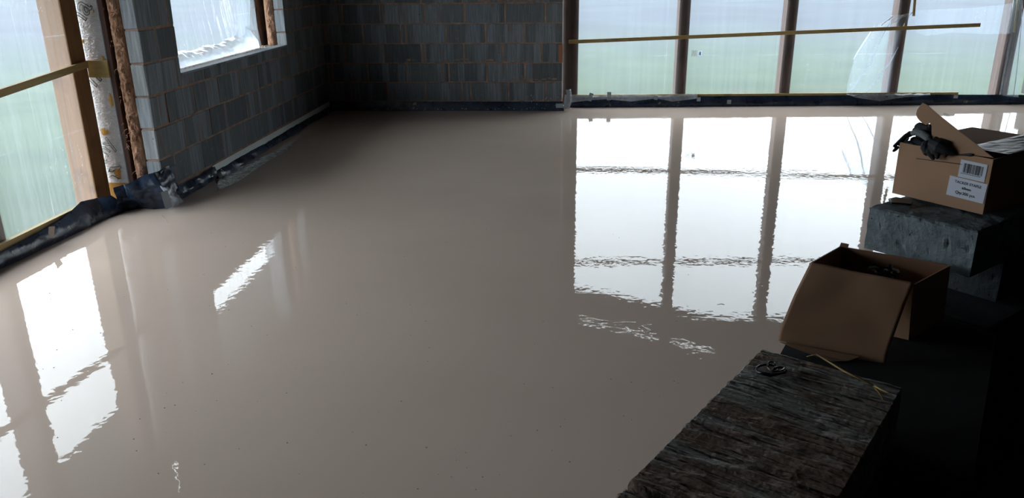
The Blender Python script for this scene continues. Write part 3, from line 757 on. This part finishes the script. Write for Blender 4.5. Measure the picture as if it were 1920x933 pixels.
# ------------------------------------------------------------------ low wall in the foreground
wf = empty('wall_front', Vector((0, 0, 0))); S(wf)
FLATM = []
for i in range(3):
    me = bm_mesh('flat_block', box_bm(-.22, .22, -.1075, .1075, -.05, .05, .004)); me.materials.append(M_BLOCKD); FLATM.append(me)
angA = math.atan2(DA.y, DA.x); angB = math.atan2(DB.y, DB.x)
def flat_course(p0, d, n, length, z, ang, skip=0.0, w=1.0):
    s = -skip; k = 0
    while s < length - .05:
        e = min(s + .45, length); a = max(s, 0)
        if e - a > .06:
            c = p0 + d * ((a + e) / 2) + n * (.1075 * w); c.z = z + .05
            o = bpy.data.objects.new('block', FLATM[k % 3]); COL.objects.link(o); o.parent = wf; o.location = c; o.rotation_euler = (0, 0, ang); o.scale = ((e - a - .01) / .44, w, .98)
        s = e; k += 1
for k in range(9):
    flat_course(A0, DA, NA, 1.50, k * .1, angA, .225 * (k % 2))
    flat_course(B0 + NB * -.0, DB, NB, 3.4, k * .1, angB, .225 * (k % 2), 1.3)
    c = FLc + NA * .1075 + DA * .12; 
bm = bmesh.new()
Ma = Matrix((DA, -NA, Vector((0, 0, 1)))).transposed().to_4x4(); Ma.translation = A0
box_bm(.01, 1.53, -.205, -.01, -.1, .885, bm=bm, M=Ma)
Mb = Matrix((DB, -NB, Vector((0, 0, 1)))).transposed().to_4x4(); Mb.translation = B0
box_bm(.01, 3.39, -.27, -.01, -.1, .885, bm=bm, M=Mb)
link('mortar_bed', bm_mesh('m', bm), wf, M_MORTAR)
# corner piece between the two runs
cpl = [FLc - DA * .03, at_z(1480, 632, .9), at_z(1530, 520, .9), BL.copy(), Vector((.817, 1.533, 0)) + NB * .07, FLc + NA * .215 + NB * .12, FLc + NA * .215 - DA * .03]
cpl = [Vector((p.x, p.y, .899)) for p in cpl]
bm = bmesh.new(); f_ = bm.faces.new([bm.verts.new(p) for p in cpl]); r = bmesh.ops.extrude_face_region(bm, geom=[f_])
for e in r['geom']:
    if isinstance(e, bmesh.types.BMVert): e.co.z = -.03
link('corner_block', bm_mesh('c', bm), wf, M_DARKWALL)  # near-black colour stands in for the shade in this gap

# muddy topmost block of the near run: its scraped upper face modelled
def rough_block(name, Lx, Wy, H, top_fn, nx, ny, M, mat, side_fn=None, parent=None):
    V = []; F = []
    for j in range(ny + 1):
        for i in range(nx + 1):
            x = Lx * i / nx; y = Wy * j / ny; V.append(Vector((x, y, H + top_fn(x, y))))
    def edge_pts():
        idx = [i for i in range(nx + 1)] + [j * (nx + 1) + nx for j in range(1, ny + 1)] + [ny * (nx + 1) + i for i in range(nx - 1, -1, -1)] + [j * (nx + 1) for j in range(ny - 1, 0, -1)]
        return idx
    for j in range(ny):
        for i in range(nx): a = j * (nx + 1) + i; F.append((a, a + 1, a + nx + 2, a + nx + 1))
    ring = edge_pts(); prev = ring; K = 10
    for k in range(1, K + 1):
        cur = []
        for q in ring:
            p = V[q]; cx, cy = p.x - Lx / 2, p.y - Wy / 2
            ox = (1 if abs(p.x - Lx) < 1e-6 else -1 if abs(p.x) < 1e-6 else 0); oy = (1 if abs(p.y - Wy) < 1e-6 else -1 if abs(p.y) < 1e-6 else 0)
            z = p.z * (1 - k / K); d = side_fn(p.x, p.y, z) if side_fn else 0
            if k == K: d = 0
            V.append(Vector((p.x + ox * d, p.y + oy * d, z))); cur.append(len(V) - 1)
        n = len(ring)
        for i in range(n): F.append((prev[i], prev[(i + 1) % n], cur[(i + 1) % n], cur[i]))
        prev = cur
    # ragged rim
    rim = {q for q in ring}
    for q in rim:
        p = V[q]; d = .0035 * fbm(p.x * 60, p.y * 60, 5) + .003 * nse(p.x * 15, p.y * 15, 2)
        ox = (1 if abs(p.x - Lx) < 1e-6 else -1 if abs(p.x) < 1e-6 else 0); oy = (1 if abs(p.y - Wy) < 1e-6 else -1 if abs(p.y) < 1e-6 else 0)
        V[q] = p + Vector((ox * d, oy * d, -.003))
    bm = bmesh.new(); vs = [bm.verts.new(v) for v in V]
    for f in F:
        try: bm.faces.new([vs[i] for i in f])
        except ValueError: pass
    o = link(name, bm_mesh(name, bm), parent, mat); o.matrix_world = M; return o
def mudtop(x, y):
    # x along the wall, y across; ridges run across the block
    w = x * 1.0 + .005 * nse(y * 9, x * 9) + .10 * y
    r1 = nse(w * 95, y * 2.5, 1); r2 = nse(w * 230, y * 8, 7)
    mud = fbm(x * 13, y * 7, 3)
    h = .0036 * (abs(r1) ** .6) + .0013 * r2 * (1 if mud < .1 else .3)
    h += .0045 * max(0, mud) + .0018 * fbm(w * 80, y * 22, 9) * (1 if mud > 0 else .35)
    crack = max(0, 1 - abs(nse(w * 17, y * 2.2, 11)) * 26); h -= .007 * crack * max(0, nse(x * 9, y * 9, 4) + .3)
    return h
Mt = Matrix((DA, -NA, Vector((0, 0, 1)))).transposed().to_4x4(); Mt.translation = FLc - DA * .445 + NA * .217 + Vector((0, 0, .9))
Mt = Matrix((DA, -NA, Vector((0, 0, 1)))).transposed().to_4x4(); Mt.translation = FLc - DA * .445 + NA * .217 + Vector((0, 0, .905))
rough_block('muddy_block', .443, .217, .091, mudtop, 260, 110, Mt, M_TOP, lambda x, y, z: .003 * fbm(x * 30, y * 30, z * 30), wf)
Mt2 = Mt.copy(); Mt2.translation = Mt.translation - DA * .452
rough_block('muddy_block', .44, .217, .089, lambda x, y: mudtop(x + 3.3, y), 120, 60, Mt2, M_TOP, lambda x, y, z: .003 * fbm(x * 30, y * 30, z * 30), wf)
# rear pair of blocks
def pitted(x, y, z):
    d = .0018 * fbm(x * 34, y * 34, z * 34) 
    p = nse(x * 48 + 3, y * 48, z * 48 + 9); return d - (.007 * max(0, p - .45) / .3)
for z, push, nm in ((.905, 0, 'block'), (.998, 0, 'block')):
    Mr = Matrix((DB, -NB, Vector((0, 0, 1)))).transposed().to_4x4(); Mr.translation = Vector((.817, 1.533, z)) + DB * (.15 if z < .95 else 0)
    def tp(x, y): return .0018 * fbm(x * 30, y * 30, 2) - .004 * max(0, 1 - x / .012) * abs(nse(y * 30, 1)) 
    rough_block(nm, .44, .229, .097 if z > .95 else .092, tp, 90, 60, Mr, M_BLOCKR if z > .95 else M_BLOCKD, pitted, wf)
    Mr2 = Mr.copy(); Mr2.translation = Mr.translation + DB * .452
    rough_block(nm, .44, .229, .097 if z > .95 else .092, tp, 20, 10, Mr2, M_BLOCK, None, wf)
    for q in range(2, 6):
        Mr2 = Mr.copy(); Mr2.translation = Mr.translation + DB * .452 * q
        rough_block(nm, .44, .229, .097 if z > .95 else .092, tp, 4, 2, Mr2, M_BLOCK, None, wf)

# ------------------------------------------------------------------ staple box on the rear blocks
ex = Vector((.121, -.168, 0)).normalized(); ey = Vector((-ex.y, ex.x, 0)); BW_, BH, BD = .207, .118, .29
M1 = Matrix((ex, ey, Vector((0, 0, 1)))).transposed().to_4x4(); M1.translation = Vector((.751, 1.800, 1.1005))
sb_ = empty('staple_box', M1)
T = .003
box('carton', (0, BW_, 0, T, 0, BH), M_CARD, sb_, .0006)
bm = bmesh.new()
box_bm(0, T, T, BD, 0, BH, bm=bm); box_bm(BW_ - T, BW_, T, BD, 0, BH, bm=bm); box_bm(T, BW_ - T, BD - T, BD, 0, BH, bm=bm); box_bm(T, BW_ - T, T, BD - T, 0, T, bm=bm)
link('carton_sides', bm_mesh('s', bm), sb_, M_CARD)
box('top_panel', (0, BW_, .075, BD, BH, BH + T), M_CARD, sb_, .0006)
inv1 = M1.inverted()
def on_front(px, py, y=-.0005):
    w = at(px, py, -ey, M1 @ Vector((0, y, 0))); return inv1 @ w
# raised flap: hinged on the top front edge, rounded tip with a locking notch, leaning back
tilt = math.radians(14)
hn = M1 @ Vector((0, .004, BH)); nrm = (-ey * math.cos(tilt) - Vector((0, 0, 1)) * -math.sin(tilt))
pts = [(1864, 296), (1826, 266), (1795, 242), (1762, 216), (1738, 196), (1731, 193), (1726, 199), (1721, 206), (1719, 214), (1721, 221), (1727, 228), (1736, 234), (1740, 233), (1744, 230), (1748, 236), (1748, 250), (1750, 281)]
fp = [inv1 @ at(x, y, nrm, hn) for x, y in pts]
link('raised_flap', bm_mesh('flap', plate_px(fp, T)), sb_, M_CARD)
tpv = link('clear_tape', mesh('tp', *grid(24, 30, lambda u, v: Vector((lerp(.12, BW_ + .001, u), lerp(.05, BD - .002, v), BH + T + .0012 + .0015 * abs(nse(u * 5, v * 9, 3))))), True), sb_, M_CTAPE)
cr = link('tape_curl', mesh('tc', *grid(8, 8, lambda u, v: (inv1 @ at(lerp(1766, 1786, u), lerp(213, 232, u) - 9 * math.sin(u * math.pi) * v, nrm, hn)) + Vector((0, .003, 0))), True), sb_, M_POLY3)
slot = on_front(1718, 297), on_front(1805, 308)
link('slot', bm_mesh('sl', rod(slot[0], slot[1], .001, .0014, bevel=0)), sb_, M_INK)
a, b = on_front(1790, 290), on_front(1824, 290)
link('hand_hole', mesh('hh', *tube_data([a, a.lerp(b, .5), b.lerp(a, .12), b], [.0008, .002, .0035, .002], 8)), sb_, M_INK)
def fr(u, v, y=-.0012): return Vector((u * BW_, y, v * BH))
def label(name, u0, u1, v0, v1, parent, rot=0):
    me = bm_mesh(name, box_bm(0, (u1 - u0) * BW_, -.0006, 0, 0, (v1 - v0) * BH)); o = link(name, me, parent, M_LABEL)
    o.location = (u0 * BW_, -.0004, v0 * BH); o.rotation_euler = (0, rot, 0); return o
l1 = label('barcode_label', .685, .955, .585, .90, sb_, .02)
bm = bmesh.new(); x = .008
rr = random.Random(3)
while x < .048:
    w = rr.choice([.0005, .0009, .0014]); box_bm(x, x + w, -.0009, -.0006, .011, .031, bm=bm); x += w + rr.choice([.0006, .001, .0014])
link('barcode', bm_mesh('bc', bm), l1, M_INK)
bm = bmesh.new()
for i in range(22): box_bm(.005 + i * .0019, .0062 + i * .0019, -.0009, -.0006, .0082, .0094, bm=bm)
link('small_print', bm_mesh('sp', bm), l1, M_INK)
l2 = label('text_label', .600, .985, .215, .575, sb_, .03)
def text(body, x, z, size, parent, mat=M_INK, bold=.0):
    cu = bpy.data.curves.new('t', 'FONT'); cu.body = body; cu.size = size; cu.align_x = 'CENTER'; cu.offset = bold; cu.extrude = .0001
    o = bpy.data.objects.new('t', cu); COL.objects.link(o); dg = bpy.context.evaluated_depsgraph_get(); dg.update()
    me = bpy.data.meshes.new_from_object(o.evaluated_get(dg)); bpy.data.objects.remove(o)
    me.transform(Matrix.Translation((x, -.0009, z)) @ Matrix.Rotation(math.pi / 2, 4, 'X')); me.materials.clear(); me.materials.append(mat)
    return link('printed_text', me, parent)
text('TACKER STAPLE', .041, .0305, .0078, l2, bold=.00012)
text('60mm', .040, .0195, .0078, l2, bold=.00012)
text('Qty:300 pcs.', .040, .0080, .0085, l2, bold=.00012)
tag(sb_, 'brown cardboard box with white tacker staple labels standing on the rear blocks', 'cardboard box')

# ------------------------------------------------------------------ open box in the gap
oz = .902
rNL, rNR, rFR, rFL = [at_z(x, y, z) for (x, y), z in (((1520, 494), 1.02), ((1713, 532), 1.02), ((1779, 497), 1.02), ((1577, 462), 1.02))]
bNR = at_z(1704, 636, oz); bNL = bNR + (rNL - rNR); bFR = bNR + (rFR - rNR) * .97; bFL = bNL + (rFL - rNL) * .97
ob = empty('open_box', Vector((bNR.x, bNR.y, oz))); inv2 = ob.matrix_world.inverted()
def wallq(a, b, c, d, th, name, mat, parent=ob, nu=14, nv=8, warp=.002):
    a, b, c, d = [inv2 @ p for p in (a, b, c, d)]; n = (b - a).cross(d - a).normalized()
    V, F = [], []
    for side in (0, 1):
        v_, f_ = grid(nu, nv, lambda u, v: (a.lerp(b, u)).lerp(d.lerp(c, u), v) + n * (warp * nse(u * 3, v * 3, a.x * 20) * math.sin(math.pi * v) + side * th))
        F += [tuple(i + len(V) for i in (q if side else q[::-1])) for q in f_]; V += v_
    N = (nu + 1) * (nv + 1); ring = [i for i in range(nu + 1)] + [j * (nu + 1) + nu for j in range(1, nv + 1)] + [nv * (nu + 1) + i for i in range(nu - 1, -1, -1)] + [j * (nu + 1) for j in range(nv - 1, 0, -1)]
    for i in range(len(ring)): p, q = ring[i], ring[(i + 1) % len(ring)]; F.append((p, q, q + N, p + N))
    bm = bmesh.new(); vs = [bm.verts.new(v) for v in V]
    for f in F: bm.faces.new([vs[i] for i in f])
    return link(name, bm_mesh(name, bm), parent, mat)
wallq(bNL, bNR, rNR, rNL, T, 'front_panel', M_CARD)
wallq(bNR, bFR, rFR, rNR, T, 'side_panel', M_CARD)
wallq(bFR, bFL, rFL, rFR, T, 'rear_panel', M_CARDIN)
wallq(bFL, bNL, rNL, rFL, T, 'side_panel', M_CARDIN)
wallq(bNL, bNR, bFR, bFL, T, 'base_panel', M_CARDIN)
# long flap folded out and down over the end of the near wall
fB = [at_z(1458, 632, .915), at_z(1660, 678, .905)]
fA = [rNL + Vector((0, 0, .001)), rNR + Vector((0, 0, .001))]
def flap(u, v):
    a = fA[0].lerp(fA[1], u); b = fB[0].lerp(fB[1], u); p = a.lerp(b, v)
    n = (fA[1] - fA[0]).cross(fB[0] - fA[0]).normalized()
    if n.z < 0: n = -n
    return inv2 @ (p + n * (.010 * math.sin(v * math.pi * .9) + .002 * nse(u * 3, v * 3) - .012 * max(0, v - .93) / .07 * (1 + .5 * u)))
o = link('hanging_flap', mesh('hf', *grid(30, 30, flap), True), ob, M_CARD)
sm_ = o.modifiers.new('thick', 'SOLIDIFY'); sm_.thickness = .003; sm_.offset = -1
tk = [at_z(1462, 640, .91), at_z(1612, 668, .91), at_z(1590, 676, .902), at_z(1562, 677, .902), at_z(1500, 656, .905)]
link('tucked_fold', bm_mesh('tk', plate_px([inv2 @ p for p in tk], .002)), ob, M_CARDIN)
# small closing tab standing up at the far rim
wallq(at_z(1574, 462, 1.02), at_z(1590, 464, 1.02), at_z(1592, 458, 1.026), at_z(1577, 455, 1.027), .002, 'rim_tab', M_CARD, nu=2, nv=2, warp=0)
tag(ob, 'open cardboard box sitting in the wall gap with one flap hanging out', 'cardboard box')
# staple strips inside the open box
fdir = (rNR - rNL).normalized(); sdir = (rFR - rNR).normalized()
for i in range(34):
    c = bNL + fdir * random.uniform(.03, .17) + sdir * random.uniform(.03, .12) + Vector((0, 0, .006 + .082 * (i // 5) / 6 + random.uniform(0, .006)))
    ang = random.uniform(0, 3.14); q = empty('staple_clip', Matrix.Translation(c) @ Matrix.Rotation(ang, 4, 'Z') @ Matrix.Rotation(random.uniform(-.3, .3), 4, 'X'))
    V = join_data([tube_data([Vector((-.012, 0, 0)), Vector((-.010, 0, .004)), Vector((0, 0, .006)), Vector((.010, 0, .004)), Vector((.012, 0, 0))], [.003] * 5, 6), tube_data([Vector((0, -.02, 0)), Vector((0, .02, 0))], [.0025, .0025], 6)])
    link('clip', mesh('clip', *V), q, M_BLACKP if i % 3 else M_TAPE)
    tag(q, 'plastic staple clip lying in the dark inside of the open cardboard box', 'clip', 'staple clips in the open box')

# ------------------------------------------------------------------ work gloves on the staple box
def remesh_obj(name, parts, parent, mat, vox=.0012):
    o = link(name, mesh(name, *join_data(parts)), parent, mat)
    md = o.modifiers.new('r', 'REMESH'); md.mode = 'VOXEL'; md.voxel_size = vox; md.use_smooth_shade = True
    sm2 = o.modifiers.new('s', 'SMOOTH'); sm2.iterations = 2; sm2.factor = .5
    return o
def fpt(px, py, y): return on_front(px, py, y)
def tb(pts, rads, y, seg=9, flat=None):
    ys_ = y if isinstance(y, (list, tuple)) else [y] * len(pts)
    P = [M1 @ fpt(a, b, c) for (a, b), c in zip(pts, ys_)]
    # round the tips
    d0 = (P[0] - P[1]).normalized(); d1 = (P[-1] - P[-2]).normalized()
    P = [P[0] + d0 * rads[0] * .8] + P + [P[-1] + d1 * rads[-1] * .8]; rads = [rads[0] * .35] + list(rads) + [rads[-1] * .35]
    return tube_data(P, rads, seg, flat)
g1 = empty('work_glove', Matrix.Translation(M1 @ Vector((.07, 0, BH))))
def under(o, e): o.data.transform(e.matrix_world.inverted()); o.parent = e; return o
def vflat(pts, y0, th):
    P = [M1 @ fpt(a, b, y0) for a, b in pts]; bm = plate_px(P, th); return bm
g = remesh_obj('glove_hand', [tb([(1748, 268), (1762, 275), (1776, 282), (1790, 288)], [.011, .014, .011, .005], [.0, -.008, -.006, -.004]),
    tb([(1745, 268), (1764, 266), (1780, 269)], [.010, .009, .006], [.010, .004, .002]),
    tb([(1756, 258), (1757, 262), (1762, 268)], [.006, .007, .006], [.012, .008, .0]),
    tb([(1738, 270), (1734, 278), (1737, 288)], [.011, .009, .006], [0, -.010, -.012]),
    tb([(1740, 274), (1742, 286), (1750, 297)], [.009, .0065, .0045], [-.002, -.013, -.013]),
    tb([(1745, 274), (1752, 285), (1759, 289), (1757, 296)], [.009, .0065, .005, .004], [-.004, -.014, -.014, -.013]),
    tb([(1760, 280), (1774, 289), (1773, 293)], [.008, .004, .003], [-.008, -.010, -.010])], None, M_GLOVE)
under(g, g1)
c_ = remesh_obj('knitted_cuff', [tb([(1710, 250), (1719, 247), (1730, 251), (1742, 260)], [.006, .008, .0085, .008], [.02, .016, .010, .004])], None, M_CUFF); under(c_, g1)
tag(g1, 'black work glove with grey cuff, fingers drooping over the box front', 'glove')
g2 = empty('work_glove', Matrix.Translation(M1 @ Vector((.05, .03, BH))))
g = remesh_obj('glove_hand', [tb([(1722, 238), (1732, 241), (1744, 244)], [.011, .013, .012], [.04, .035, .03]), tb([(1716, 244), (1726, 250), (1744, 256)], [.008, .011, .011], [.04, .035, .03]),
    tb([(1708, 250), (1697, 256), (1687, 265), (1676, 274)], [.007, .0055, .0048, .003], [.02, .012, .004, -.004]),
    tb([(1700, 256), (1693, 264), (1686, 270)], [.005, .004, .004], [.02, .012, .006]),
    tb([(1684, 276), (1679, 280), (1675, 283)], [.0035, .004, .003], [.004, -.002, -.006]),
    tb([(1712, 262), (1722, 266), (1732, 272)], [.008, .010, .009], [.03, .025, .02]),
    tb([(1744, 236), (1748, 238)], [.006, .004], .02)], None, M_GLOVE, .0013)
under(g, g2)
c_ = remesh_obj('grey_lining', [tb([(1702, 259), (1694, 267), (1700, 270), (1712, 272)], [.004, .005, .006, .005], [.014, .012, .012, .016])], None, M_CUFF); under(c_, g2)
tag(g2, 'black work glove bundled on the box top, pointed fingers over the left edge', 'glove')

# dark scrap beneath the staple box
P = [at_z(x, y, 1.102) for x, y in ((1666, 372), (1680, 369), (1696, 372), (1712, 377), (1708, 382), (1690, 380), (1672, 379))]
o = link('rubber_scrap', bm_mesh('s', plate_px(P, .004)), None, M_BLACKP); tag(o, 'flat black scrap lying on the rear block under the staple box corner', 'scrap')

# black clip loops on the muddy block
zt = 1.002
lp = empty('pipe_clip', at_z(1445, 692, zt)); I = lp.matrix_world.inverted()
def loop(cx, cy, rx, ry, a0, a1, z, tiltz=.0, n=16, r_=.0014):
    P = []
    for i in range(n + 1):
        t = lerp(a0, a1, i / n); p = at_z(cx + rx * math.cos(t), cy + ry * math.sin(t), zt + z + tiltz * math.sin(t)); P.append(I @ p)
    return tube_data(P, [r_] * len(P), 7)
link('loop', mesh('loop', *join_data([loop(1438, 692, 20, 9, 0, 6.28, .003, .0, r_=.002), loop(1455, 688, 16, 8, .2, 3.0, .006, .004), loop(1446, 683, 7, 5, 2.4, 6.4, .008, 0), loop(1462, 694, 12, 6, 3.5, 6.6, .004, 0, r_=.002)]), True), lp, M_BLACKP)
link('spine', mesh('spine', *tube_data([I @ at_z(1420, 697, zt + .003), I @ at_z(1445, 703, zt + .003), I @ at_z(1472, 698, zt + .003)], [.003, .003, .002], 7), True), lp, M_BLACKP)
tag(lp, 'looped black plastic clip lying on the muddy block near the open box', 'clip')

# straw lying over the block edge
strw = empty('straw_stem', at_z(1530, 664, zt)); I = strw.matrix_world.inverted()
zs = 1.008
def sp_(pts, zz): return [I @ at_z(x, y, z) for (x, y), z in zip(pts, zz)]
link('stem', mesh('stem', *tube_data(sp_([(1512, 668), (1521, 666), (1530, 664), (1580, 694), (1637, 722)], [zs, zs + .002, zs + .003, zs + .003, zs + .004]), [.0006, .0009, .0013, .0018, .0018], 7, .5), True), strw, M_STRAW)
link('blade', mesh('blade', *tube_data(sp_([(1637, 722), (1652, 740), (1664, 764), (1671, 785), (1673, 800)], [zs + .003, zs - .004, zs - .02, zs - .04, zs - .055]), [.0014, .0014, .0012, .0009, .0004], 7, .4), True), strw, M_STRAW)
link('side_shoot', mesh('ss', *tube_data(sp_([(1637, 722), (1652, 730), (1664, 735), (1672, 740)], [zs + .003, zs + .004, zs + .004, zs + .003]), [.0011, .0011, .0008, .0004], 7), True), strw, M_STRAW)
tag(strw, 'yellow forked straw stem lying across the muddy block edge', 'straw')
